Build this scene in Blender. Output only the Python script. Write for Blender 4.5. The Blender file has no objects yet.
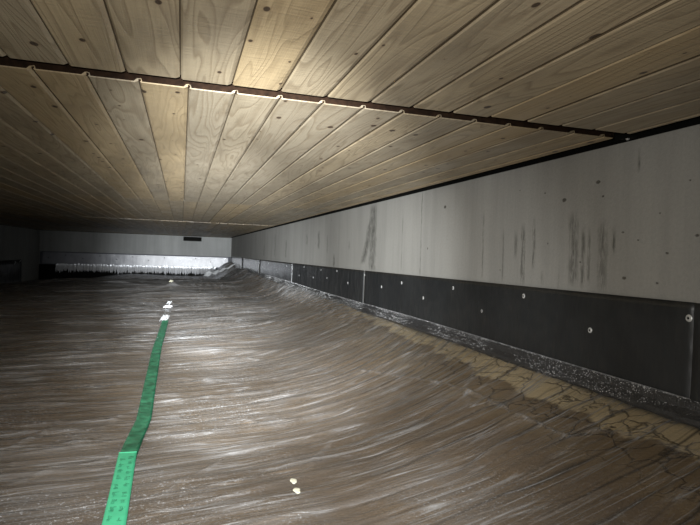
import bpy, bmesh, math, random
import numpy as np
from mathutils import Matrix, Vector
random.seed(7); rng = np.random.default_rng(11)
sc = bpy.context.scene

# ------------------------------------------------------------------ camera, light, exposure
cd = bpy.data.cameras.new('camera'); cam = bpy.data.objects.new('camera', cd)
sc.collection.objects.link(cam)
cd.sensor_width = 36; cd.lens = 27.84; cd.clip_start = .01
cam.matrix_world = Matrix(((0.95448688, -0.02825062, -0.29691194, 0),
                           (-0.29636314, 0.02205083, -0.95482074, 0),
                           (0.03352143, 0.99935763, 0.01267479, 0), (0, 0, 0, 1)))
sc.camera = cam
sc.view_settings.view_transform = 'Standard'; sc.view_settings.look = 'None'
sc.view_settings.gamma = 1; sc.view_settings.exposure = 0.12
w = bpy.data.worlds.new('world'); sc.world = w; w.use_nodes = True
w.node_tree.nodes['Background'].inputs[0].default_value = (.6, .7, 1, 1)
w.node_tree.nodes['Background'].inputs[1].default_value = .002

def spot(name, loc, target, power, size_deg, blend, color=(1, 1, 1), radius=.02):
    l = bpy.data.lights.new(name, 'SPOT'); l.energy = power; l.color = color
    l.spot_size = math.radians(size_deg); l.spot_blend = blend; l.shadow_soft_size = radius
    o = bpy.data.objects.new(name, l); sc.collection.objects.link(o); o.location = loc
    o.rotation_euler = (Vector(target) - Vector(loc)).to_track_quat('-Z', 'Y').to_euler()
    return o
LAMP = (-.03, .02, .06)
spot('torch_flood', LAMP, (.7, 3.0, -.55), 56, 130, 1.0, (1, .97, .92))
spot('torch_beam', LAMP, (1.2, 6.0, -1.0), 240, 68, 1.0, (.96, .98, 1))
spot('torch_middle', LAMP, (.9, 6.0, -.2), 1550, 45, 1.0, (.95, .98, 1))
spot('torch_core', LAMP, (1.0, 15.0, -.45), 6200, 25, 1.0, (.92, .96, 1))

# ------------------------------------------------------------------ helpers
def tag(o, label=None, cat=None, group=None, kind=None):
    if label: o['label'] = label
    if cat: o['category'] = cat
    if group: o['group'] = group
    if kind: o['kind'] = kind
    return o
def mesh(name, verts, faces, mat=None, parent=None, smooth=False):
    m = bpy.data.meshes.new(name); m.from_pydata([tuple(v) for v in verts], [], [tuple(f) for f in faces])
    m.update()
    if mat: m.materials.append(mat)
    if smooth: m.polygons.foreach_set('use_smooth', [True]*len(m.polygons))
    o = bpy.data.objects.new(name, m); sc.collection.objects.link(o)
    if parent: o.parent = parent
    return o
def grid_faces(nu, nv):       # index = i*nv + j
    i, j = np.meshgrid(np.arange(nu-1), np.arange(nv-1), indexing='ij')
    a = (i*nv+j).ravel()
    return np.stack([a, a+nv, a+nv+1, a+1], 1).tolist()
def bx(V, F, x0, x1, y0, y1, z0, z1):
    n = len(V)
    V += [(x0,y0,z0),(x1,y0,z0),(x1,y1,z0),(x0,y1,z0),(x0,y0,z1),(x1,y0,z1),(x1,y1,z1),(x0,y1,z1)]
    F += [(n,n+3,n+2,n+1),(n+4,n+5,n+6,n+7),(n,n+1,n+5,n+4),(n+1,n+2,n+6,n+5),(n+2,n+3,n+7,n+6),(n+3,n,n+4,n+7)]
def box(name, x0, x1, y0, y1, z0, z1, mat, parent=None):
    V, F = [], []; bx(V, F, x0, x1, y0, y1, z0, z1); return mesh(name, V, F, mat, parent)
def empty(name, loc):
    o = bpy.data.objects.new(name, None); sc.collection.objects.link(o); o.location = loc; return o

class NT:
    def __init__(s, name):
        s.m = bpy.data.materials.new(name); s.m.use_nodes = True
        s.t = s.m.node_tree; s.t.nodes.clear()
    def n(s, typ, props=None, **ins):
        nd = s.t.nodes.new(typ)
        for k, v in (props or {}).items(): setattr(nd, k, v)
        for k, v in ins.items():
            key = int(k[1:]) if k[0] == 'i' and k[1:].isdigit() else k.replace('_', ' ')
            s.set(nd, key, v)
        return nd
    def set(s, nd, key, v):
        if isinstance(v, bpy.types.NodeSocket): s.t.links.new(v, nd.inputs[key])
        elif isinstance(v, bpy.types.Node): s.t.links.new(v.outputs[0], nd.inputs[key])
        else:
            if isinstance(v, tuple) and len(v) == 3 and nd.inputs[key].type == 'RGBA': v = (*v, 1)
            nd.inputs[key].default_value = v
    def math(s, op, a, b=0., clamp=False):
        return s.n('ShaderNodeMath', dict(operation=op, use_clamp=clamp), i0=a, i1=b).outputs[0]
    def mix(s, f, a, b, bt='MIX'):
        nd = s.n('ShaderNodeMix', dict(data_type='RGBA', blend_type=bt))
        s.set(nd, 0, f); s.set(nd, 6, a); s.set(nd, 7, b); return nd.outputs[2]
    def ramp(s, f, stops):
        nd = s.n('ShaderNodeValToRGB', i0=f); e = nd.color_ramp.elements
        while len(e) < len(stops): e.new(.5)
        for q, (p, c) in zip(e, stops):
            q.position = p; q.color = (c, c, c, 1) if not isinstance(c, tuple) else (*c, 1)
        return nd.outputs[0]
    def pos(s, scale=(1, 1, 1), loc=(0, 0, 0)):
        c = s.n('ShaderNodeTexCoord').outputs['Object']
        return s.n('ShaderNodeMapping', i0=c, i3=scale, i1=loc).outputs[0]
    def noise(s, vec, scale=1., detail=3., rough=.5, dist=0.):
        return s.n('ShaderNodeTexNoise', i0=vec, Scale=scale, Detail=detail, Roughness=rough, Distortion=dist).outputs[0]
    def bump(s, h, strength=.3, dist=.01):
        return s.n('ShaderNodeBump', Height=h, Strength=strength, Distance=dist).outputs[0]
    def principled(s, col, rough=.6, normal=None, spec=.5, metal=0., **k):
        b = s.n('ShaderNodeBsdfPrincipled'); s.set(b, 'Base Color', col); s.set(b, 'Roughness', rough)
        s.set(b, 'Specular IOR Level', spec); s.set(b, 'Metallic', metal)
        if normal: s.set(b, 'Normal', normal)
        for q, v in k.items(): s.set(b, q.replace('_', ' '), v)
        return s.out(b)
    def pull(s, X, Y):        # same field as U() below: lines of equal pull in the sheet
        def ss(a, b): return s.n('ShaderNodeMapRange', dict(interpolation_type='SMOOTHSTEP'), i0=Y, i1=a, i2=b, i3=0., i4=1.).outputs[0]
        xp = s.math('MAXIMUM', s.math('ADD', X, .2), 0.)
        k = s.math('MULTIPLY', s.math('MULTIPLY', ss(.8, 3.4), .25), s.math('SUBTRACT', 1., s.math('MULTIPLY', ss(3.4, 7.), .5)))
        return s.math('SUBTRACT', Y, s.math('ADD', s.math('MULTIPLY', X, .18), s.math('MULTIPLY', s.math('POWER', xp, 2.), k)))
    def out(s, sh):
        o = s.n('ShaderNodeOutputMaterial'); s.set(o, 0, sh); return s.m

# ------------------------------------------------------------------ materials
def mat_wood():
    t = NT('spruce_boards')
    bid = t.n('ShaderNodeAttribute', dict(attribute_name='board')).outputs['Fac']
    off = t.n('ShaderNodeCombineXYZ', X=t.math('MULTIPLY', bid, 37.), Y=t.math('MULTIPLY', bid, 91.), Z=t.math('MULTIPLY', bid, 13.))
    c = t.n('ShaderNodeTexCoord').outputs['Object']
    p = t.n('ShaderNodeVectorMath', dict(operation='ADD'), i0=c, i1=off).outputs[0]
    def mp(sx, sy, sz=1): return t.n('ShaderNodeMapping', i0=p, i3=(sx, sy, sz)).outputs[0]
    # growth ring figure: stretched noise, contoured
    field = t.noise(mp(9, .9), 1., 2., .5, .4)
    rings = t.math('FRACT', t.math('MULTIPLY', field, 15.))
    rings = t.ramp(rings, [(0, 0.), (.55, .25), (.86, 1.), (1, 0.)])
    fine = t.noise(mp(260, 5), 1., 3., .6)
    blot = t.noise(mp(7, 2.2), 1., 4., .6)
    saw = t.noise(mp(14, 160), 1., 2., .6)
    tone = t.n('ShaderNodeTexWhiteNoise', dict(noise_dimensions='1D'), W=t.math('MULTIPLY', bid, 517.)).outputs[0]
    col = t.mix(t.math('MULTIPLY', tone, 1.), (.32, .275, .20), (.46, .365, .225))
    col = t.mix(t.math('MULTIPLY', rings, .62), col, (.17, .125, .075))
    col = t.mix(t.math('MULTIPLY', t.ramp(fine, [(.35, 0.), (.75, 1.)]), .28), col, (.24, .195, .13))
    col = t.mix(t.math('MULTIPLY', t.ramp(blot, [(.50, 0.), (.62, 1.)]), .42), col, (.22, .18, .125))
    warm = t.ramp(tone, [(.72, 0.), (.8, 1.)])
    col = t.mix(t.math('MULTIPLY', warm, .4), col, (.37, .27, .14))
    # knots
    v = t.n('ShaderNodeTexVoronoi', dict(feature='F1', voronoi_dimensions='2D'), Vector=mp(10, 6, 1), Scale=1., Randomness=1.)
    pick = t.n('ShaderNodeSeparateColor', i0=v.outputs['Color']).outputs[0]
    size = t.math('MULTIPLY', t.math('GREATER_THAN', pick, .55), t.math('MULTIPLY', t.math('SUBTRACT', pick, .42), .17))
    kn = t.math('SUBTRACT', size, v.outputs['Distance'])
    knot = t.math('MULTIPLY', kn, 60., True)
    halo = t.math('MULTIPLY', t.math('ADD', kn, .05), 14., True)
    col = t.mix(t.math('MULTIPLY', t.math('MULTIPLY', halo, t.math('GREATER_THAN', size, .01)), .3), col, (.23, .15, .08))
    col = t.mix(t.math('MULTIPLY', knot, .92), col, (.035, .02, .012))
    gr = t.n('ShaderNodeAttribute', dict(attribute_name='groove')).outputs['Fac']   # tongues and board edges: groove shade painted brown; cut ends: darker end grain
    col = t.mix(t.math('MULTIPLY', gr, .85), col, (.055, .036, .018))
    h = t.math('ADD', t.math('MULTIPLY', fine, .5), t.math('ADD', t.math('MULTIPLY', saw, .7), t.math('MULTIPLY', rings, -.35)))
    rough = t.ramp(t.noise(mp(11, 3), 1., 2.), [(.35, .36), (.65, .62)])
    return t.principled(col, rough, t.bump(h, .35, .004), .45)
def mat_concrete(name, base=(.34, .335, .315), streaks=(), pits=()):
    t = NT(name)
    p = t.pos()
    big = t.noise(t.pos((1, 1.3, .7)), 1., 4., .6)
    vert = t.noise(t.pos((7, 7, .5)), 1., 5., .65)
    fine = t.noise(p, 90., 4., .7)
    col = t.mix(t.ramp(big, [(.3, 0.), (.7, 1.)]), tuple(b*.86 for b in base), tuple(b*1.1 for b in base))
    col = t.mix(t.math('MULTIPLY', t.ramp(vert, [(.42, 0.), (.72, 1.)]), .45), col, tuple(b*.6 for b in base))
    col = t.mix(t.math('MULTIPLY', t.ramp(fine, [(.3, 1.), (.6, 0.)]), .22), col, tuple(b*.55 for b in base))
    v = t.n('ShaderNodeTexVoronoi', dict(feature='F1'), Vector=p, Scale=11., Randomness=1.)
    pk = t.n('ShaderNodeSeparateColor', i0=v.outputs['Color']).outputs[1]
    pit = t.math('MULTIPLY', t.math('SUBTRACT', t.math('MULTIPLY', t.math('POWER', pk, 6.), .10), v.outputs['Distance']), 60., True)
    col = t.mix(t.math('MULTIPLY', pit, .75), col, (.07, .065, .055))
    h = t.math('SUBTRACT', t.math('MULTIPLY', fine, .6), t.math('MULTIPLY', pit, 1.5))
    if streaks:
        xyz = t.n('ShaderNodeSeparateXYZ', i0=p); Y, Z = xyz.outputs[1], xyz.outputs[2]
        wob = t.math('MULTIPLY', t.math('SUBTRACT', t.noise(t.pos((1, 1, 9)), 1., 3., .6), .5), .05)
        brk = t.ramp(t.noise(t.pos((1, 110, 16), (3, 0, 0)), 1., 5., .8), [(.40, .0), (.54, 1.)])
        tot = None
        for (y, wd, z0, z1, k, lean) in streaks:
            yy = t.math('ADD', Y, t.math('ADD', t.math('MULTIPLY', wob, min(1., wd*40)*(.4+y/3)), t.math('MULTIPLY', Z, lean)))
            a = t.math('SUBTRACT', 1., t.math('DIVIDE', t.math('ABSOLUTE', t.math('SUBTRACT', yy, y)), wd), True)
            a = t.math('POWER', a, .6)
            zm = t.math('MULTIPLY', t.math('MULTIPLY', t.math('SUBTRACT', Z, z0-.01), 30., True), t.math('MULTIPLY', t.math('SUBTRACT', z1+.01, Z), 18., True))
            a = t.math('MULTIPLY', t.math('MULTIPLY', a, zm), k)
            tot = a if tot is None else t.math('MAXIMUM', tot, a)
        tot = t.math('MULTIPLY', tot, brk)
        col = t.mix(tot, col, (.075, .075, .065))
        pt = None
        for (y, z, r) in pits:
            dy = t.math('MULTIPLY', t.math('SUBTRACT', Y, y), .6); dz = t.math('SUBTRACT', Z, z)
            d = t.math('SQRT', t.math('ADD', t.math('MULTIPLY', dy, dy), t.math('MULTIPLY', dz, dz)))
            a = t.math('MULTIPLY', t.math('SUBTRACT', t.math('ADD', r, t.math('MULTIPLY', t.math('SUBTRACT', fine, .5), .008)), d), 350., True)
            pt = a if pt is None else t.math('MAXIMUM', pt, a)
        col = t.mix(t.math('MULTIPLY', pt, .85), col, (.06, .055, .045)); h = t.math('SUBTRACT', h, t.math('MULTIPLY', pt, 2.))
    return t.principled(col, .8, t.bump(h, .5, .004), .3)
def mat_membrane(name='black_membrane', rough=.42, bs=.4, spec=.5, c0=(.014, .0155, .0165), c1=(.032, .034, .034)):
    t = NT(name)
    n1 = t.noise(t.pos(), 2.2, 3., .5); n2 = t.noise(t.pos((1, 1, .35)), 9., 3., .6); n3 = t.noise(t.pos(), 160., 3., .6)
    dust = t.ramp(t.noise(t.pos((1, 1, .6)), 3., 5., .65), [(.4, 0.), (.7, 1.)])
    col = t.mix(t.math('MULTIPLY', dust, .6), c0, c1)
    h = t.math('ADD', t.math('MULTIPLY', n1, 6.), t.math('ADD', t.math('MULTIPLY', n2, 1.2), t.math('MULTIPLY', n3, .05)))
    return t.principled(col, rough, t.bump(h, bs, .02), spec)
def simple(name, col, rough=.6, metal=0., nscale=40., var=.35, bump=.3, spec=.5, dist=.003):
    t = NT(name); n = t.noise(t.pos(), nscale, 4., .6)
    c = t.mix(t.ramp(n, [(.3, 0.), (.7, 1.)]), tuple(x*(1-var) for x in col), tuple(min(1, x*(1+var)) for x in col))
    return t.principled(c, rough, t.bump(n, bump, dist), spec, metal)
def mat_soil():
    t = NT('soil')
    p = t.pos(); xyz = t.n('ShaderNodeSeparateXYZ', i0=p); X, Y = xyz.outputs[0], xyz.outputs[1]
    big = t.noise(p, 1.1, 4., .6); mid = t.noise(p, 9., 5., .65); fine = t.noise(p, 120., 4., .7)
    col = t.mix(t.ramp(big, [(.35, 0.), (.65, 1.)]), (.215, .150, .088), (.34, .245, .148))
    col = t.mix(t.math('MULTIPLY', t.ramp(mid, [(.4, 0.), (.7, 1.)]), .4), col, (.10, .073, .05))
    # dry ochre sand strip next to the right wall, ragged edge
    e = t.math('ADD', X, t.math('MULTIPLY', t.math('SUBTRACT', t.noise(p, 7., 5., .6), .5), .22))
    lim = t.math('ADD', 1.16, t.math('MULTIPLY', t.math('ABSOLUTE', t.math('SUBTRACT', Y, 1.8)), .05))
    dry = t.math('MULTIPLY', t.math('SUBTRACT', e, lim), 45., True)
    fade = t.math('SUBTRACT', 1., t.math('MULTIPLY', t.math('SUBTRACT', Y, 3.2), .6, True), True)
    dry = t.math('MULTIPLY', dry, fade)
    damp = t.math('MULTIPLY', t.math('MULTIPLY', t.math('SUBTRACT', e, .93), 14., True), fade)
    col = t.mix(t.math('MULTIPLY', damp, .6), col, (.33, .24, .13))
    col = t.mix(dry, col, t.mix(fine, (.66, .52, .31), (.88, .75, .51)))
    u = t.pull(X, Y)
    fu = t.noise(t.n('ShaderNodeCombineXYZ', X=t.math('MULTIPLY', X, .7), Y=t.math('MULTIPLY', u, 12.)), 1., 2., .5, .2)
    wob = t.noise(t.n('ShaderNodeCombineXYZ', X=t.math('MULTIPLY', X, .8), Y=t.math('MULTIPLY', u, 2.5)), 1., 3., .55)
    def lines(freq, k, wdt): 
        f = t.math('FRACT', t.math('ADD', t.math('MULTIPLY', u, freq), t.math('MULTIPLY', wob, k*.6)))
        return t.math('SUBTRACT', 1., t.math('MULTIPLY', t.math('ABSOLUTE', t.math('SUBTRACT', f, .5)), wdt), True)
    fur = t.math('MAXIMUM', lines(10., 4., 13.), t.math('MULTIPLY', lines(17., 7., 11.), .5))
    fur = t.math('MULTIPLY', fur, t.ramp(t.noise(t.n('ShaderNodeCombineXYZ', X=t.math('MULTIPLY', X, 2.5), Y=t.math('MULTIPLY', u, 9.)), 1., 3.), [(.36, .15), (.52, 1.)]))
    fur = t.math('MULTIPLY', fur, t.math('ADD', .25, t.math('MULTIPLY', t.math('SUBTRACT', X, .25), 1.6, True), True))
    col = t.mix(t.math('MULTIPLY', fur, .85), col, (.035, .024, .014))
    cr = t.n('ShaderNodeTexVoronoi', dict(feature='DISTANCE_TO_EDGE'), Vector=t.n('ShaderNodeVectorMath', dict(operation='ADD'), i0=p,
             i1=t.n('ShaderNodeVectorMath', dict(operation='SCALE'), i0=t.n('ShaderNodeTexNoise', Vector=p, Scale=14., Detail=4.).outputs[1], Scale=.10)), Scale=9.).outputs[0]
    crk = t.math('SUBTRACT', 1., t.math('MULTIPLY', cr, 24., True), True)
    crk = t.math('MULTIPLY', crk, t.math('MULTIPLY', t.math('SUBTRACT', e, .99), 10., True))
    crk = t.math('MULTIPLY', crk, fade)
    col = t.mix(t.math('MULTIPLY', crk, .8), col, (.05, .035, .02))
    h = t.math('ADD', t.math('MULTIPLY', mid, 1.), t.math('SUBTRACT', t.math('MULTIPLY', fine, .5), t.math('MULTIPLY', crk, 1.)))
    return t.principled(col, .9, t.bump(h, .6, .01), .2)
def mat_film(name='plastic_film', haze=.10, hazecol=(.5, .5, .5), extra=0.):
    t = NT(name)
    cre = t.n('ShaderNodeAttribute', dict(attribute_name='crease')).outputs['Fac']
    p = t.pos(); xyz = t.n('ShaderNodeSeparateXYZ', i0=p); X, Y = xyz.outputs[0], xyz.outputs[1]
    # fine wrinkles that follow the pull of the sheet
    u = t.pull(X, Y)
    vec = t.n('ShaderNodeCombineXYZ', X=t.math('MULTIPLY', X, 1.3), Y=t.math('MULTIPLY', u, 22.))
    vec2 = t.n('ShaderNodeCombineXYZ', X=t.math('MULTIPLY', X, 4.), Y=t.math('MULTIPLY', u, 90.))
    n1 = t.noise(vec, 1., 3., .55, .3); n2 = t.noise(vec2, 1., 3., .6)
    h = t.math('ADD', t.math('MULTIPLY', n1, 1.), t.math('ADD', t.math('MULTIPLY', n2, .3), t.math('MULTIPLY', t.noise(p, 240., 2.), .05)))
    nb = t.bump(h, .8, .012)
    rg = t.noise(t.n('ShaderNodeCombineXYZ', X=t.math('MULTIPLY', X, .8), Y=t.math('MULTIPLY', u, 15.)), 1., 2., .5, .15)
    line = t.math('SUBTRACT', 1., t.math('MULTIPLY', t.math('ABSOLUTE', t.math('SUBTRACT', rg, .53)), 55.), True)
    rg2 = t.noise(t.n('ShaderNodeCombineXYZ', X=t.math('MULTIPLY', X, 1.7), Y=t.math('MULTIPLY', u, 34.)), 1., 2., .5, .2)
    line2 = t.math('SUBTRACT', 1., t.math('MULTIPLY', t.math('ABSOLUTE', t.math('SUBTRACT', rg2, .57)), 30.), True)
    wob = t.noise(t.n('ShaderNodeCombineXYZ', X=t.math('MULTIPLY', X, .8), Y=t.math('MULTIPLY', u, 2.5)), 1., 3., .55)
    def lines(freq, k, wdt, ph):
        f = t.math('FRACT', t.math('ADD', t.math('MULTIPLY', u, freq), t.math('ADD', t.math('MULTIPLY', wob, k*.6), ph)))
        return t.math('SUBTRACT', 1., t.math('MULTIPLY', t.math('ABSOLUTE', t.math('SUBTRACT', f, .5)), wdt), True)
    line = t.math('MAXIMUM', line, t.math('MAXIMUM', lines(10., 4., 30., .14), t.math('MULTIPLY', lines(23., 9., 18., .3), .8)))
    brk = t.ramp(t.noise(t.n('ShaderNodeCombineXYZ', X=t.math('MULTIPLY', X, 4.), Y=t.math('MULTIPLY', u, 14.)), 1., 4., .65), [(.42, 0.), (.6, 1.)])
    line = t.math('MULTIPLY', t.math('MAXIMUM', line, t.math('MULTIPLY', line2, .6)), brk)
    dryx = t.math('SUBTRACT', 1., t.math('MULTIPLY', t.math('MULTIPLY', t.math('SUBTRACT', X, .35), 1.6, True), .85), True)
    scuff_glint = t.math('MAXIMUM', t.math('MULTIPLY', t.ramp(n1, [(.58, 0.), (.85, .8)]), dryx), t.math('MULTIPLY', line, 2.4))
    cloud = t.ramp(t.noise(p, 2.3, 5., .65), [(.45, 0.), (.75, 1.)])
    grit = t.math('MULTIPLY', t.ramp(t.noise(p, 150., 3., .8), [(.56, 0.), (.70, 1.)]), t.ramp(t.noise(p, 3.1, 3.), [(.42, 0.1), (.6, 1.)]))
    # condensation clouding, scuffs, and wrinkle glints painted as white haze lines
    hz = t.math('ADD', t.math('MULTIPLY', dryx, haze), t.math('ADD', t.math('MULTIPLY', scuff_glint, .17), t.math('ADD', t.math('MULTIPLY', t.math('MULTIPLY', cloud, dryx), .2), t.math('ADD', t.math('MULTIPLY', t.math('MULTIPLY', grit, t.math('ADD', dryx, .25)), .6), t.math('MULTIPLY', cre, .17)))), True)
    dif = t.n('ShaderNodeBsdfDiffuse', Color=hazecol, Normal=nb)
    tr = t.n('ShaderNodeBsdfTransparent', Color=(.93, .93, .92))
    base = t.n('ShaderNodeMixShader', i0=hz, i1=tr, i2=dif)
    gl = t.n('ShaderNodeBsdfAnisotropic', Color=(.9, .92, .95), Roughness=.30, Normal=nb)
    fr = t.n('ShaderNodeFresnel', IOR=1.5, Normal=nb)
    fac = t.math('MINIMUM', t.math('ADD', t.math('MULTIPLY', fr, .75), .015 + extra), .55)
    return t.out(t.n('ShaderNodeMixShader', i0=fac, i1=base, i2=gl))

STREAKS = [(2.293,.009,-.086,.231,.6,0),(2.12,.008,-.091,.148,.6,0),(2.024,.014,.014,.131,.7,0),(1.971,.018,-.099,.155,.9,0),
 (1.899,.012,-.025,.18,.8,0),(1.839,.014,-.092,-.036,.7,0),(1.66,.03,-.08,.189,.8,0),(1.612,.013,-.088,.139,.8,0),(1.582,.010,-.075,.127,.7,0),
 (1.515,.026,-.092,.152,.7,0),(1.468,.010,.038,.125,.95,0),(6.137,.05,.106,.234,.8,0),(5.56,.05,.059,.25,.9,0),(5.2,.03,.02,.2,.5,0),(4.478,.03,.057,.126,.6,0),
 (4.95,.04,-.114,.01,1,0),(4.06,.07,-.06,.34,1,.55),(3.867,.085,-.11,.40,1,0),(3.87,.02,-.11,.40,1,0),(3.004,.008,-.108,.40,.9,0),(3.298,.007,-.083,.312,.6,0),
 (1.374,.008,.30,.37,.8,0),(7.444,.06,-.062,.188,.7,0),(9.553,.06,-.057,.154,.7,0),(8.4,.05,-.05,.3,.6,0),(1.74,.006,-.1,.02,.6,0)]
PITS = [(1.552,.286,.007),(1.725,.238,.008),(1.526,.234,.004),(2.702,.286,.009),(1.163,.09,.005),(1.431,.107,.004),(1.84,.276,.003),(1.29,.16,.003),
 (1.368,.08,.003),(1.259,.039,.004),(1.626,.005,.004),(1.419,-.043,.006),(1.29,-.052,.004),(2.01,.306,.003),(2.14,-.042,.003),(1.192,.248,.003)]
WOOD = mat_wood()
CONC_R = mat_concrete('concrete_streaked', (.33, .325, .30), STREAKS, PITS)
CONC = mat_concrete('concrete_plain', (.27, .275, .265))
MEM = mat_membrane(); MEMB = mat_membrane('painted_sheen_membrane', .37, .08, 1., (.10, .105, .125), (.17, .175, .19)); MEMS = mat_membrane('sheen_membrane', .24, .12, 1., (.03, .032, .035), (.06, .062, .066)); SOIL = mat_soil(); FILM = mat_film(haze=.05); PLEAT = mat_film('plastic_film_pleated', .75, (.8, .81, .83), .35)  # MEMB, MEMS: black membrane with torch sheen put into a lighter base colour
BLACK = simple('black_voids_and_parts', (.006, .006, .005), .9, spec=.1)
RUST = simple('brown_steel', (.012, .006, .003), .9, 0, 60., .5, spec=.1)
STEEL = simple('zinc_steel', (.55, .56, .57), .35, .8, 200., .1)
CAP = simple('fastener_grey', (.62, .63, .62), .30, .3, 90., .2)
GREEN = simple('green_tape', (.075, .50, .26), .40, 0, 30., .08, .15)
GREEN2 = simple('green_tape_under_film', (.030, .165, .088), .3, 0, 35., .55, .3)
INK = simple('dark_print', (.003, .03, .018), .6)
FOAM = simple('cream_foam', (.62, .60, .46), .8, 0, 120., .15, .6)
WHITE = simple('white_tape', (.75, .77, .78), .45, 0, 60., .15, .5)
DROP = NT('water_drop').principled((1., 1., 1.), .25, None, .9)  # white base colour carries the glint of the drops
LIP = simple('wet_black_rubber', (.030, .031, .033), .28, 0, 150., .5, .9, .8, .006)

# ------------------------------------------------------------------ ground shape
XL, XR, YB = -3.62, 1.378, 16.2
def sst(a, b, x):
    t = np.clip((x-a)/(b-a), 0, 1); return t*t*(3-2*t)
def gauss(x, c, s): return np.exp(-((x-c)/s)**2)
def snoise(x, y, seed, n=7, f0=.6):
    r = np.random.default_rng(seed); s = 0
    for i in range(n):
        a, b, c, d = r.uniform(-1, 1, 4); f = f0*(1.5**i)
        s = s + np.sin(x*f*a*3+c*9+1.3*np.sin(y*f*d*2))*np.cos(y*f*b*3+d*9)/(1.5**i)
    return s/2
def G(x, y):
    z = -.575 + .02*snoise(x*1.2, y, 3)
    z = z - .27*sst(10.2, 13.2, y) + .12*sst(14.6, 16.0, y)*(1-.6*sst(-1.2,-3.0,x))
    z = z + .01*gauss(y, 9.9, .8)*gauss(x, .1, 1.4)
    near = 1-sst(2.5, 6., y)
    x0 = .30 + .55*(1-near); amp = .155-.012*near
    tt = np.clip((x-x0)/(1.335-x0), 0, 1); z = z + amp*(.45*tt*tt*(3-2*tt)+.55*tt**2.4)
    z = z + .24*sst(10.5, 12.5, y)*sst(.45, 1.25, x)
    z = z - .12*sst(-1.2, -3.2, x)*sst(5, 9, y)
    return np.where(x > 1.3, z, z)
def U(x, y):
    xp = np.maximum(x+.2, 0); k = .25*sst(.8, 3.4, y)*(1-.5*sst(3.4, 7., y))
    return y - .18*x - k*xp**2
def gridsurf(xs, ys, fn):
    X, Y = np.meshgrid(xs, ys, indexing='ij'); Z = fn(X, Y)
    V = np.stack([X.ravel(), Y.ravel(), Z.ravel()], 1); return V, X, Y

def quickgrid(name, V, nu, nv, mat, parent=None):
    o = mesh(name, V.tolist(), grid_faces(nu, nv), mat, parent, True); return o

# floor (soil)
xs = np.linspace(XL-.03, XR+.02, 150); ys = np.concatenate([np.linspace(-1.4, .6, 12)[:-1], np.geomspace(.6, YB+.02, 330)])
V, X, Y = gridsurf(xs, ys, lambda x, y: G(x, y) + .004*snoise(x*14, y*14, 9))
tag(quickgrid('floor', V, len(xs), len(ys), SOIL), kind='structure')

# film: wrinkles and creases
def wrinkles(X, Y):
    u = U(X, Y); z = np.zeros_like(X); cre = np.zeros_like(X)
    r = np.random.default_rng(5)
    amp0 = .0035+.0012*np.minimum(Y, 6)
    mod = .5+.5*snoise(X*.8, Y*.8, 21)
    lam = .085
    z += .45*amp0*np.clip(mod+.2, .05, 1.2)*np.sin(2*np.pi*(u/lam/(1+.0*Y)) + 2.2*snoise(X*.9, Y*1.6, 31))
    z += amp0*.5*np.sin(2*np.pi*(u/.047) + 3*snoise(X*1.1, Y*2., 37))*np.clip(snoise(X*1.5, Y*1.5, 44)+.3, 0, 1)
    n = 620
    for i in range(n):
        uc = -1.5 + 15*(i/n)**1.45 + r.uniform(-.06, .06)
        xc = r.uniform(-2.6, 1.2) if uc > 2.2 else r.uniform(-1.0, 1.2)
        L = r.uniform(.15, .9)*(1+.12*max(uc, 0)); sl = r.normal(0, .07); yy = max(uc, .6)
        wd = (.0022+.0030*yy)*r.uniform(.6, 1.3); h = (.0022+.0014*yy)*r.uniform(.4, 1.5)
        m = gauss(X, xc, L)*gauss(u + sl*(X-xc) + .02*np.sin(X*5+i), uc, wd)
        k_ = 1-.75*sst(.1, .9, X)*(1-sst(3, 5, Y)); z += h*m*k_; cre = np.maximum(cre, m*k_*r.uniform(.1, .75))
    # crossing diagonal creases
    for i in range(26):
        x0, y0 = r.uniform(-.6, 1.2), r.uniform(.9, 3.2); a = r.uniform(-.5, 1.3)
        s = (X-x0)*math.cos(a)+(Y-y0)*math.sin(a); d = -(X-x0)*math.sin(a)+(Y-y0)*math.cos(a)
        m = gauss(s, 0, r.uniform(.08, .25))*gauss(d + .01*np.sin(s*20), 0, .0045*y0)
        z += .004*m; cre = np.maximum(cre, .7*m)
    # long sinuous fold below the dry strip
    P = [(.80, 2.35), (.93, 2.05), (1.02, 1.77), (1.03, 1.41), (1.04, 1.24), (1.13, 1.24), (1.17, 1.13), (1.20, .99), (1.22, .8)]
    dmin = np.full(X.shape, 9.)
    for (ax, ay), (bx_, by_) in zip(P[:-1], P[1:]):
        dx, dy = bx_-ax, by_-ay; tq = np.clip(((X-ax)*dx+(Y-ay)*dy)/(dx*dx+dy*dy), 0, 1)
        dmin = np.minimum(dmin, np.hypot(X-ax-tq*dx, Y-ay-tq*dy))
    m = gauss(dmin + .006*np.sin(X*60)*np.sin(Y*41), 0, .007)
    z += .006*m; cre = np.maximum(cre, .8*m)
    # broad folds that meet at the tape
    for (yy, s, k) in ((3.1, .06, .02), (4.3, .09, .03), (5.4, .12, .035), (6.8, .16, .05), (8.4, .2, .05)):
        m = gauss(Y - .10*np.abs(X+.12)**1.2*(1 if k > .03 else -1), yy, s)*gauss(X, .1, 1.5)
        z += k*.6*m; cre = np.maximum(cre, .25*m)
    m = gauss(X, -.13, .09)*gauss(Y, 8.4, .22); z += .05*m; cre = np.maximum(cre, m)
    z *= 1-.75*gauss(X, -.12, .05)*sst(3.5, 2.6, Y) if False else 1
    return z, cre
xs = np.concatenate([np.linspace(XL+.03, -.6, 80)[:-1], np.linspace(-.6, XR-.040, 230)]); ys = np.geomspace(.55, YB-.05, 820)
X, Y = np.meshgrid(xs, ys, indexing='ij'); wz, cre = wrinkles(X, Y)
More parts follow.
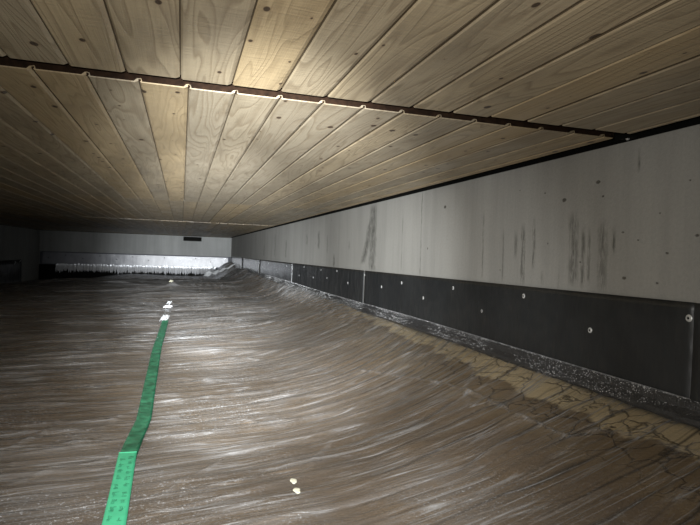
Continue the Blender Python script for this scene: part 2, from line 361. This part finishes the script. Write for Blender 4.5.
# vertical gathers where the sheet climbs the right wall
gath = sst(1.0, 1.28, X)*sst(3.0, 4.6, Y)
ph = Y*2*np.pi/(.05+.018*Y)*1.0
wz = wz + gath*(.020+.002*Y)*np.sin(2*np.pi*np.log(np.maximum(Y, .5))*34 + 2*snoise(X*3, Y, 51))*(.6+.4*snoise(X*4, Y*2, 52))
cre = np.maximum(cre, gath*.9*np.clip(np.sin(2*np.pi*np.log(Y)*34), 0, 1))
flat = 1-.92*gauss(X, -.115, .055)*(1-sst(5., 6., Y)); wz = wz*flat
wz = wz*(1-.85*sst(1.1, 1.3, X)*(1-sst(3.5, 5, Y)))
Z = G(X, Y)+.012+np.maximum(wz, -.006)
V = np.stack([X.ravel(), Y.ravel(), Z.ravel()], 1)
sheet = quickgrid('plastic_sheet', V, len(xs), len(ys), FILM)
a = sheet.data.attributes.new('crease', 'FLOAT', 'POINT'); a.data.foreach_set('value', cre.ravel().astype(np.float32))
tag(sheet, 'clear wrinkled plastic sheet spread over the brown soil of the crawl space', 'plastic sheet')

# gathered hem of the sheet along back wall (part of the sheet)
def pleats(name, pts, ztop, zbot, nrm, amp, seed, parent):
    n = len(pts); m = 9; V = []; r = np.random.default_rng(seed); ph = 0; C = []
    for i, (x, y) in enumerate(pts):
        ph += r.uniform(.5, 1.3)
        zt = ztop + r.normal(0, .012); zb = zbot(x, y)+r.normal(0, .03)
        for j in range(m):
            f = j/(m-1); d = amp*(.25+.75*f)*(1+math.sin(ph)) + .10*f*f
            V.append((x+nrm[0]*d, y+nrm[1]*d, zt+(zb-zt)*f)); C.append(.6*max(0, math.sin(ph)))
    o = mesh(name, V, grid_faces(n, m), PLEAT, parent, True)
    a = o.data.attributes.new('crease', 'FLOAT', 'POINT'); a.data.foreach_set('value', np.array(C, dtype=np.float32))
    return o
pts = [(x, YB-.06) for x in np.linspace(-3.2, .95, 340)]
h = pleats('gathered_hem', pts, -.475, lambda x, y: -.66, (0, -1), .006, 4, sheet)
h['label'] = 'bright pleated hem of the sheet'

# ------------------------------------------------------------------ walls
def wall_plane(name, V, F, mat): return tag(mesh(name, V, F, mat), kind='structure')
Vv, Ff = [], []; bx(Vv, Ff, XR, XR+.25, -1.4, YB+.25, -1.1, .402); wall_plane('wall_right', Vv, Ff, CONC_R)
Vv, Ff = [], []; bx(Vv, Ff, XL-.25, XR, YB, YB+.25, -1.1, .402); wall_plane('wall_back', Vv, Ff, CONC)
Vv, Ff = [], []; bx(Vv, Ff, XL-.25, XL, -1.4, YB, -1.1, .402); wall_plane('wall_left', Vv, Ff, CONC)
Vv, Ff = [], []; bx(Vv, Ff, XL-.25, XR+.25, -1.65, -1.4, -1.1, .60); wall_plane('wall_front', Vv, Ff, CONC)
# black fill in place of the shaded void between wall head and boards
Vv, Ff = [], []; bx(Vv, Ff, XR+.05, XR+.25, -1.4, YB+.25, .402, .50); wall_plane('dark_fill_1', Vv, Ff, BLACK)
Vv, Ff = [], []; bx(Vv, Ff, XL-.25, XR+.05, YB+.06, YB+.25, .402, .50); wall_plane('dark_fill_2', Vv, Ff, BLACK)
Vv, Ff = [], []; bx(Vv, Ff, XL-.25, XL-.05, -1.4, YB+.06, .402, .50); wall_plane('dark_fill_3', Vv, Ff, BLACK)

Vv, Ff = [], []; bx(Vv, Ff, XL, XR, YB-.004, YB, -1.05, -.50); wall_plane('dark_fill_5', Vv, Ff, BLACK)

# ------------------------------------------------------------------ ceiling boards
CZ = .411
def panel(V, F, B, y0, y1, x_off, pitch, xa, xb, seed, dz=0, th=.0028):
    """grooved boards as one thin shell; the shell rises over each tongue, so its cut end shows small humps"""
    r = random.Random(seed); i0 = math.floor((xa-x_off)/pitch); i1 = math.ceil((xb-x_off)/pitch)
    for i in range(i0, i1):
        a = x_off+i*pitch; b = a+pitch
        lo = max(a, xa); hi = min(b, xb)
        if hi-lo < .01: continue
        j = r.uniform(-.0012, .0012)+dz; bid = r.random()
        # lower outline: groove floor, lip, flat, chamfer ; upper outline: flat with hump near the seam
        low = [(a, .009), (a+.003, .009), (a+.003, .003), (a+.0005, .0028), (a+.0042, 0), (b-.0115, 0), (b-.0028, .0042), (b-.0028, .009), (b, .009)]
        up = [(a, .0105), (a+.0032, .0105), (a+.004, .010), (a+.006, th), (a+.008, th), (b-.0135, th), (b-.007, .0095), (b-.0028, .0105), (b, .0105)]
        low = [(min(max(x, lo), hi), CZ+z+j) for x, z in low]; up = [(min(max(x, lo), hi), CZ+z+j) for x, z in up]
        n = len(V)
        for y in (y0, y1):
            V += [(x, y, z) for x, z in low]; V += [(x, y, z) for x, z in up]
        m = len(low)
        def add(f): F.append(f); B.append(bid)
        for q in range(m-1):
            add((n+q, n+q+1, n+2*m+q+1, n+2*m+q))
            add((n+m+q, n+3*m+q, n+3*m+q+1, n+m+q+1))
            add((n+q, n+m+q, n+m+q+1, n+q+1)); add((n+2*m+q, n+2*m+q+1, n+3*m+q+1, n+3*m+q))
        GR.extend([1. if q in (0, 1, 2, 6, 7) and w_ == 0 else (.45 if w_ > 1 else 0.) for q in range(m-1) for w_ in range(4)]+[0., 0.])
        add((n, n+2*m, n+3*m, n+m)); add((n+m-1, n+2*m-1, n+4*m-1, n+3*m-1))
V, F, B, GR = [], [], [], []
XA, XB = XL-.02, 1.335
panel(V, F, B, -1.4, 1.374, -.0139, .1214, XA, XB, 1)
panel(V, F, B, 1.446, 4.79, .0053, .1175, XA, XB, 2, .0)
panel(V, F, B, 4.797, 8.2, .002, .119, XA, XB, 3, .003)
panel(V, F, B, 8.21, 11.7, .05, .119, XA, XB, 4, .001)
panel(V, F, B, 11.71, YB+.03, .0, .119, XA, XB, 5, .003)
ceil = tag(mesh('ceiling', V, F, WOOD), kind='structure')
a = ceil.data.attributes.new('board', 'FLOAT', 'FACE'); a.data.foreach_set('value', np.array(B, dtype=np.float32))
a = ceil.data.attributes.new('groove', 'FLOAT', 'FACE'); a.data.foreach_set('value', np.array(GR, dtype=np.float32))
Vv, Ff = [], []
for (y0, y1) in ((-1.65, 1.368), (1.452, YB+.25)): bx(Vv, Ff, XL-.25, XR+.25, y0, y1, .50, .53)
wall_plane('dark_fill_4', Vv, Ff, BLACK)

# steel channel in the open joint between the first two board fields
t = empty('steel_joint_channel', (0, 1.41, .43))
tag(t, 'dark brown steel channel recessed in the open joint across the board ceiling', 'steel channel')
def child(o, p): o.parent = p; o.matrix_parent_inverse = Matrix.Translation(-p.location); return o
child(box('web', XA, 1.345, 1.362, 1.456, .490, .498, RUST), t)
child(box('flange', XA, 1.345, 1.452, 1.458, .4155, .490, RUST), t)
child(box('flange', XA, 1.345, 1.362, 1.368, .428, .490, RUST), t)

# small bolt and clip where the joint meets the wall
t = empty('wall_clip', (1.36, 1.395, .41)); tag(t, 'small steel clip with bolt at the wall end of the ceiling joint', 'clip')
child(box('plate', 1.338, 1.372, 1.380, 1.425, .404, .409, BLACK), t)
def dome(name, c, axis, r, hgt, mat, parent=None, seg=20, ring=5):
    V = [c+axis*hgt]; F = []; u = axis.orthogonal().normalized(); v = axis.cross(u)
    for i in range(1, ring+1):
        a = math.pi/2*i/ring
        for k in range(seg):
            b = 2*math.pi*k/seg; V.append(c+axis*hgt*math.cos(a)+(u*math.cos(b)+v*math.sin(b))*r*math.sin(a))
    for k in range(seg): F.append((0, 1+k, 1+(k+1) % seg))
    for i in range(ring-1):
        for k in range(seg):
            p = 1+i*seg; F.append((p+k, p+seg+k, p+seg+(k+1) % seg, p+(k+1) % seg))
    p = 1+(ring-1)*seg; F.append(tuple(p+k for k in range(seg)))
    return mesh(name, V, F, mat, parent, True)
child(dome('bolt_head', Vector((1.352, 1.40, .404)), Vector((0, 0, -1)), .006, .005, STEEL), t)

# dark vent slot at the top of the back wall
t = empty('vent_opening', (.28, YB, .32)); tag(t, 'small black rectangular opening at the top of the far wall', 'vent')
V, F = [], []
for b in ((.03, .53, YB-.03, YB, .375, .385), (.03, .53, YB-.03, YB, .265, .275), (.03, .04, YB-.03, YB, .275, .375), (.52, .53, YB-.03, YB, .275, .375)): bx(V, F, *b)
child(mesh('frame', V, F, BLACK), t)
child(box('back_plate', .04, .52, YB-.008, YB-.001, .275, .375, BLACK), t)

# ------------------------------------------------------------------ membrane panels
def mem_right(y0, y1, zt0, zt1, zb0, zb1, lift, label, caps, seed):
    ny = max(10, int((y1-y0)*30)); nz = 14; V = []
    t = empty('membrane_panel', (XR, y0, zb0))
    th = .005
    for side in (0, 1):
        for i in range(ny+1):
            f = i/ny; y = y0+(y1-y0)*f; top = zt0+(zt1-zt0)*f; bot = zb0+(zb1-zb0)*f
            for j in range(nz+1):
                g = j/nz; z = top+(bot-top)*g
                d = (.012 if seed == 1 else .005) + lift*(1-sst(0, .10, np.array(y-y0))) + .003*float(snoise(np.array(y*2.5), np.array(z*5.), seed)) + .004*g
                d = max(d, .003)
                V.append((XR-d-(th if side == 0 else 0), y, z))
    n1 = (ny+1)*(nz+1); F = []
    for f in grid_faces(ny+1, nz+1): F.append(f); F.append([q+n1 for q in f[::-1]])
    def edge(a, b): F.append((a, b, b+n1, a+n1))
    for i in range(ny): edge((i+1)*(nz+1), i*(nz+1)); edge(i*(nz+1)+nz, (i+1)*(nz+1)+nz)
    for j in range(nz): edge(j, j+1); edge(ny*(nz+1)+j+1, ny*(nz+1)+j)
    child(mesh('sheet', V, F, MEMS if seed > 3 else MEM, None, True), t)
    for (y, z) in caps:
        c = Vector((XR-.0115, y, z)); nx = Vector((-1, 0, 0))
        w_ = child(dome('fastener', c, nx, .0105, .003, CAP), t); w_['label'] = 'pale round fastener'
        p_ = dome('pin', c+nx*.0015, nx, .0042, .003, BLACK); p_.parent = w_
    return tag(t, label, 'membrane panel', 'black membrane panels on the right wall')
mem_right(-.6, 1.148, -.094, -.099, -.40, -.405, .0, 'black membrane panel on the right wall, the one cut off by the right image edge', [(.6, -.15), (1.02, -.24)], 1)
mem_right(1.152, 4.0, -.099, -.113, -.405, -.40, .0, 'large black membrane panel below the streaked concrete, beside the one the image edge cuts',
          [(1.168, -.144), (1.549, -.232), (1.939, -.144), (2.261, -.242), (2.554, -.152), (2.916, -.235), (3.253, -.165), (3.62, -.215), (4.0, -.148)], 2)
mem_right(4.002, 6.87, -.113, -.120, -.40, -.42, .008, 'black membrane panel with pale edge below the widest dark wall stain',
          [(4.439, -.235), (4.793, -.145), (5.141, -.227), (5.389, -.157), (5.723, -.25), (6.194, -.15), (6.455, -.26)], 3)
mem_right(6.875, 9.94, -.120, -.127, -.42, -.42, .009, 'shiny membrane panel with wavy sheen, third full one along the right wall', [(7.3, -.17), (8.1, -.25), (8.9, -.17), (9.6, -.25)], 4)
mem_right(9.945, 12.89, -.127, -.130, -.42, -.43, .02, 'pale shining membrane panel, last but one before the far corner', [(10.5, -.18), (11.5, -.26), (12.4, -.18)], 5)
mem_right(12.895, YB-.02, -.130, -.140, -.43, -.45, .02, 'short looking bright membrane panel reaching the far right corner', [(13.6, -.18), (15., -.26)], 6)

def mem_back(x0, x1, zt0, zt1, label, seed):
    nx, nz = 60, 10; V = []; t = empty('membrane_panel', ((x0+x1)/2, YB, -.5)); th = .006
    for side in (0, 1):
        for i in range(nx+1):
            f = i/nx; x = x0+(x1-x0)*f; top = zt0+(zt1-zt0)*f
            for j in range(nz+1):
                g = j/nz; z = top+(-.50-top)*g
                d = .012 + .006*float(snoise(np.array(x*1.5), np.array(z*3.), seed))
                V.append((x, YB-max(d, .003)-(th if side == 0 else 0), z))
    n1 = (nx+1)*(nz+1); F = []
    for f in grid_faces(nx+1, nz+1): F.append(f); F.append([q+n1 for q in f[::-1]])
    def edge(a, b): F.append((a, b, b+n1, a+n1))
    for i in range(nx): edge((i+1)*(nz+1), i*(nz+1)); edge(i*(nz+1)+nz, (i+1)*(nz+1)+nz)
    for j in range(nz): edge(j, j+1); edge(nx*(nz+1)+j+1, nx*(nz+1)+j)
    child(mesh('sheet', V, F, MEMB, None, True), t)
    x = x0+.2; k = 0
    while x < x1-.1:
        z = -.24 if k % 2 else -.32
        c = Vector((x, YB-.020, z)); w_ = child(dome('fastener', c, Vector((0, -1, 0)), .012, .012, BLACK), t); w_['label'] = 'dark round fastener'
        x += .42; k += 1
    return tag(t, label, 'membrane panel')
mem_back(-3.60, 1.36, -.150, -.158, 'long shining pale membrane band across the far wall', 7)
# left wall: unlit membrane
V, F = [], []
ny = 60; ysl = np.linspace(-.8, 14.5, ny)
for y in ysl:
    for j in range(6):
        z = -.35-.55*j/5; V.append((XL+.012+.008*float(snoise(np.array(y*2), np.array(z*4), 61)), y, z))
n1 = len(V); V += [(XL+.002, y, z) for (_, y, z) in V[:]]
F = [f for f in grid_faces(ny, 6)]; F += [[q+n1 for q in f[::-1]] for f in grid_faces(ny, 6)]
for i in range(ny-1): F += [(i*6, (i+1)*6, (i+1)*6+n1, i*6+n1), ((i+1)*6+5, i*6+5, i*6+5+n1, (i+1)*6+5+n1)]
F += [(j+1, j, j+n1, j+1+n1) for j in range(5)]+[((ny-1)*6+j, (ny-1)*6+j+1, (ny-1)*6+j+1+n1, (ny-1)*6+j+n1) for j in range(5)]
tag(mesh('membrane_panel', V, F, MEM, None, True), 'unlit black membrane below the concrete at the far left', 'membrane panel')

# ------------------------------------------------------------------ wet rubber lip at the foot of the right wall
t = empty('drip_strip', (XR-.03, 1, -.41)); tag(t, 'wet black rubber strip running along the foot of the right wall', 'rubber strip')
prof = [(.006, .030), (.010, .036), (.016, .034), (.020, .026), (.024, .012), (.034, .004), (.046, -.004), (.052, -.014), (.050, -.022), (.020, -.024), (.006, -.02)]
ysr = np.geomspace(.45, 12.5, 420); V = []
def lipz(y): return -.405+.006*float(snoise(np.array(y*.9), np.array(0.), 71)) + .008*math.exp(-((y-3)/1.2)**2)
for y in ysr:
    z0 = lipz(y); r_ = .0025
    for k, (d, h_) in enumerate(prof):
        n_ = float(snoise(np.array(y*40.), np.array(k*2.), 72))*r_
        V.append((XR-.008-d*(1+.1*math.sin(y*7)), y, z0+h_+n_))
m = len(prof); F = [f[::-1] for f in grid_faces(len(ysr), m)]
F += [(i*m+m-1, (i+1)*m+m-1, (i+1)*m, i*m) for i in range(len(ysr)-1)]
F += [tuple(range(m)), tuple((len(ysr)-1)*m+q for q in range(m))[::-1]]
child(mesh('strip', V, F, LIP, None, False), t)
V = []
for y in ysr:
    for q in range(6):
        a_ = q*math.tau/6; V.append((XR-.017+.0022*math.cos(a_)*(1+.1*y), y, lipz(y)+.0365+.0018*math.sin(a_)*(1+.1*y)))
F = [f for f in grid_faces(len(ysr), 6)]+[(i*6+5, i*6, (i+1)*6, (i+1)*6+5)[::-1] for i in range(len(ysr)-1)]+[tuple(range(6)), tuple((len(ysr)-1)*6+q for q in range(6))]
bd = child(mesh('edge_highlight', V, F, simple('edge_highlight_grey', (.20, .205, .21), .3, 0, 60., .5), None, True), t); bd['label'] = 'upper edge with its wet reflection painted pale'  # pale tube added for the reflection along the wet edge
V, F = [], []
def blob(c, r, fl=.6):
    n = len(V); s = 6
    V.append((c[0], c[1], c[2]+r*fl))
    for k in range(s): a_ = k*math.tau/s; V.append((c[0]+r*math.cos(a_), c[1]+r*math.sin(a_), c[2]))
    V.append((c[0], c[1], c[2]-r*fl))
    for k in range(s): F.append((n, n+1+k, n+1+(k+1) % s)); F.append((n+7, n+1+(k+1) % s, n+1+k))
for i in range(4200):
    y = .5*math.exp(random.random()*2.9); k = random.uniform(1, len(prof)-4); q = int(k); f = k-q
    d = prof[q][0]*(1-f)+prof[q+1][0]*f; hh = prof[q][1]*(1-f)+prof[q+1][1]*f
    blob((XR-.008-d, y, lipz(y)+hh+.001), random.uniform(.0005, .0015)*(1+.15*y))
dr = child(mesh('water_droplets', V, F, DROP, None, True), t); dr['kind'] = 'stuff'; dr['label'] = 'water droplets with their glints painted white'

# ------------------------------------------------------------------ tape
def film_z(x, y):
    X_ = np.array([[x]]); Y_ = np.array([[y]]); wz_, _ = wrinkles(X_, Y_); return float(G(X_, Y_)[0, 0]+.012+max(wz_[0, 0], -.006))
def tape(name, cl, wd, mat, lift, nseg, ripple, label, seed):
    """cl: centre line (x, y) control points"""
    cx = [c[0] for c in cl]; cy = [c[1] for c in cl]; yy = np.linspace(cy[0], cy[-1], nseg); V = []; nw = 7; C = []
    xx = np.interp(yy, cy, cx)
    X_ = np.stack([xx+wd*(j/(nw-1)-.5) for j in range(nw)], 1); Y_ = np.repeat(yy[:, None], nw, 1)
    wz_, _ = wrinkles(X_, Y_); Zf = G(X_, Y_)+.012+np.maximum(wz_, -.006)
    Zs = G(X_, Y_)+.0165 + lift + ripple*np.sin(Y_*60+seed)*np.sin(X_*70)
    for dz in (0, -.0012):
        V += np.stack([X_.ravel(), Y_.ravel(), (Zs+dz).ravel()], 1).tolist()
    n1 = nseg*nw; F = [f[::-1] for f in grid_faces(nseg, nw)]; F = [f[::-1] for f in F] + [[q+n1 for q in f[::-1]] for f in grid_faces(nseg, nw)]
    for i in range(nseg-1): F += [(i*nw, (i+1)*nw, (i+1)*nw+n1, i*nw+n1), ((i+1)*nw+nw-1, i*nw+nw-1, i*nw+nw-1+n1, (i+1)*nw+nw-1+n1)]
    F += [(j+1, j, j+n1, j+1+n1) for j in range(nw-1)]
    F += [((nseg-1)*nw+j, (nseg-1)*nw+j+1, (nseg-1)*nw+j+1+n1, (nseg-1)*nw+j+n1) for j in range(nw-1)]
    o = mesh(name, V, F, mat, None, True); tag(o, label, 'tape'); return o, (lambda u, v: (float(np.interp(v, yy, xx)+wd*u), v, float(np.interp(v, yy, Zs[:, nw//2]))+.0008))
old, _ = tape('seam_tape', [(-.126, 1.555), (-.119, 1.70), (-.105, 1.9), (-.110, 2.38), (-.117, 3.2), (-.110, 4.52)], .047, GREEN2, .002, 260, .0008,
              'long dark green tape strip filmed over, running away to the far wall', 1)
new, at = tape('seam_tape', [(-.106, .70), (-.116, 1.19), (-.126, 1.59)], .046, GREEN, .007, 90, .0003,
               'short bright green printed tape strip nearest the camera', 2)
# faint dark print: two rows of small marks along the tape
V, F = [], []
r = random.Random(3)
for row in (-.20, .24):
    y = .75
    while y < 1.54:
        for g in range(r.choice((3, 4, 5))):
            for s_ in range(r.choice((1, 2, 2, 3))):
                u = row+.10*(s_-1)*.8+r.uniform(-.02, .02); hgt = r.uniform(.0012, .0032)
                c = at(u, y); n = len(V); wx = r.choice((.0014, .0030))
                V += [(c[0]-wx, y, c[2]+.0006), (c[0]+wx, y, c[2]+.0006), (c[0]+wx, y+hgt*.7, c[2]+.0006), (c[0]-wx, y+hgt*.7, c[2]+.0006)]; F.append((n, n+1, n+2, n+3))
            y += .0055
        y += .014 if r.random() < .7 else .03
pr = mesh('print', V, F, INK, new); pr['label'] = 'small dark printed characters'

# crumpled white tape scraps at the far end of the green tape
def scrap(name, c, sx, sy, hgt, mat, label, cat, seed, group=None):
    n = 12; r = np.random.default_rng(seed); V = []
    for s_ in (0, 1):
        for i in range(n):
            for j in range(n):
                u, v = i/(n-1)-.5, j/(n-1)-.5
                x = c[0]+sx*(u+.25*v); y = c[1]+sy*v*(1+.3*math.sin(u*9))
                e = (1-(2*abs(u))**3)*(1-(2*abs(v))**3)
                z = c[2]+hgt*(.35+.65*e)*(.6+.4*math.sin(u*14+seed)*math.cos(v*11+seed)) + r.normal(0, hgt*.05) if s_ == 0 else c[2]-.002
                V.append((x, y, z))
    n1 = n*n; F = grid_faces(n, n) + [[q+n1 for q in f[::-1]] for f in grid_faces(n, n)]
    for i in range(n-1):
        F += [(i*n, (i+1)*n, (i+1)*n+n1, i*n+n1), ((i+1)*n+n-1, i*n+n-1, i*n+n-1+n1, (i+1)*n+n-1+n1), (i+1, i, i+n1, i+1+n1), ((n-1)*n+i, (n-1)*n+i+1, (n-1)*n+i+1+n1, (n-1)*n+i+n1)]
    o = mesh(name, V, F, mat, None, False); return tag(o, label, cat, group)
scrap('tape_scrap', (-.118, 4.72, film_z(-.118, 4.72)), .060, .34, .022, WHITE, 'largest crumpled white tape scrap, at the far end of the dark green tape', 'tape scrap', 1)
scrap('tape_scrap', (-.112, 5.42, film_z(-.112, 5.42)), .066, .10, .02, WHITE, 'thin white tape scrap in the middle of three beyond the green tape', 'tape scrap', 2)
scrap('tape_scrap', (-.110, 6.0, film_z(-.110, 6.0)), .045, .16, .02, WHITE, 'farthest and smallest white tape scrap beyond the green tape', 'tape scrap', 3)
scrap('fold_highlight', (-.139, 8.4, film_z(-.139, 8.4)), .05, .12, .03, FOAM, 'small pale fold peak with its star highlight painted, where the far folds of the sheet meet', 'painted highlight', 5)  # pale piece stands for the star highlight on the fold peak

# two cream foam spots
def foam(c, r, seed, label):
    bm = bmesh.new(); bmesh.ops.create_icosphere(bm, subdivisions=3, radius=1)
    rr = random.Random(seed); ph = [rr.uniform(0, 6) for _ in range(3)]
    for v in bm.verts:
        a_ = math.atan2(v.co.y, v.co.x); k = 1+.10*math.sin(3*a_+ph[0])+.07*math.sin(5*a_+ph[1])
        v.co = Vector((c[0]+v.co.x*r*k, c[1]+v.co.y*r*1.9*k, c[2]+v.co.z*r*.22*(1+.2*math.sin(9*v.co.x+ph[2]))))
    m_ = bpy.data.meshes.new('foam_spot'); bm.to_mesh(m_); bm.free(); m_.materials.append(FOAM)
    m_.polygons.foreach_set('use_smooth', [True]*len(m_.polygons))
    o = bpy.data.objects.new('foam_spot', m_); sc.collection.objects.link(o); tag(o, label, 'foam spot')
foam((.283, 1.325, film_z(.283, 1.325)+.002), .0085, 1, 'squarish cream spot on the plastic sheet, the one farther from the camera')
foam((.280, 1.268, film_z(.280, 1.268)+.002), .0085, 2, 'rounder cream spot on the plastic sheet, the one nearer the camera')

# curled offcut in the far right corner
V = []; n, m = 24, 6
for s_ in (0, 1):
    for i in range(n):
        f = i/(n-1); x = .55+.72*f; y = 13.9+.5*f; z = -.58+.22*f**1.7+.015*math.sin(f*24)
        for j in range(m):
            g = j/(m-1)-.5; V.append((x+.06*g+.10*f*g, y-.02*s_, z+.11*g*(1+.2*math.sin(f*15))))
n1 = n*m; F = grid_faces(n, m)+[[q+n1 for q in f[::-1]] for f in grid_faces(n, m)]
for i in range(n-1): F += [(i*m, (i+1)*m, (i+1)*m+n1, i*m+n1), ((i+1)*m+m-1, i*m+m-1, i*m+m-1+n1, (i+1)*m+m-1+n1)]
F += [(j+1, j, j+n1, j+1+n1) for j in range(m-1)]+[((n-1)*m+j, (n-1)*m+j+1, (n-1)*m+j+1+n1, (n-1)*m+j+n1) for j in range(m-1)]
GREYF = simple('grey_film', (.50, .51, .51), .3, 0, 6., .35, .5)
tag(mesh('film_offcut', V, F, GREYF, None, True), 'curled grey strip of film standing up in the far right corner', 'film strip')

# two pale hanging shreds at the far left
for (y, z, L, lab) in ((13.9, -.38, .07, 'thin pale shred hanging below the left wall, nearer of two'), (14.3, -.36, .05, 'short pale shred hanging below the left wall, beside the corner')):
    V = []; n = 8
    for i in range(n):
        f = i/(n-1); zz = z-L*f; s_ = .012*math.sin(f*5)
        V += [(XL+.035+s_, y-.012, zz), (XL+.038+s_, y+.012, zz), (XL+.030+s_, y+.012, zz), (XL+.028+s_, y-.012, zz)]
    F = [(0, 1, 2, 3), tuple((n-1)*4+q for q in (3, 2, 1, 0))]
    for i in range(n-1):
        for q in range(4): F.append((i*4+q, (i+1)*4+q, (i+1)*4+(q+1) % 4, i*4+(q+1) % 4))
    tag(mesh('film_shred', V, F, WHITE), lab, 'film shred')
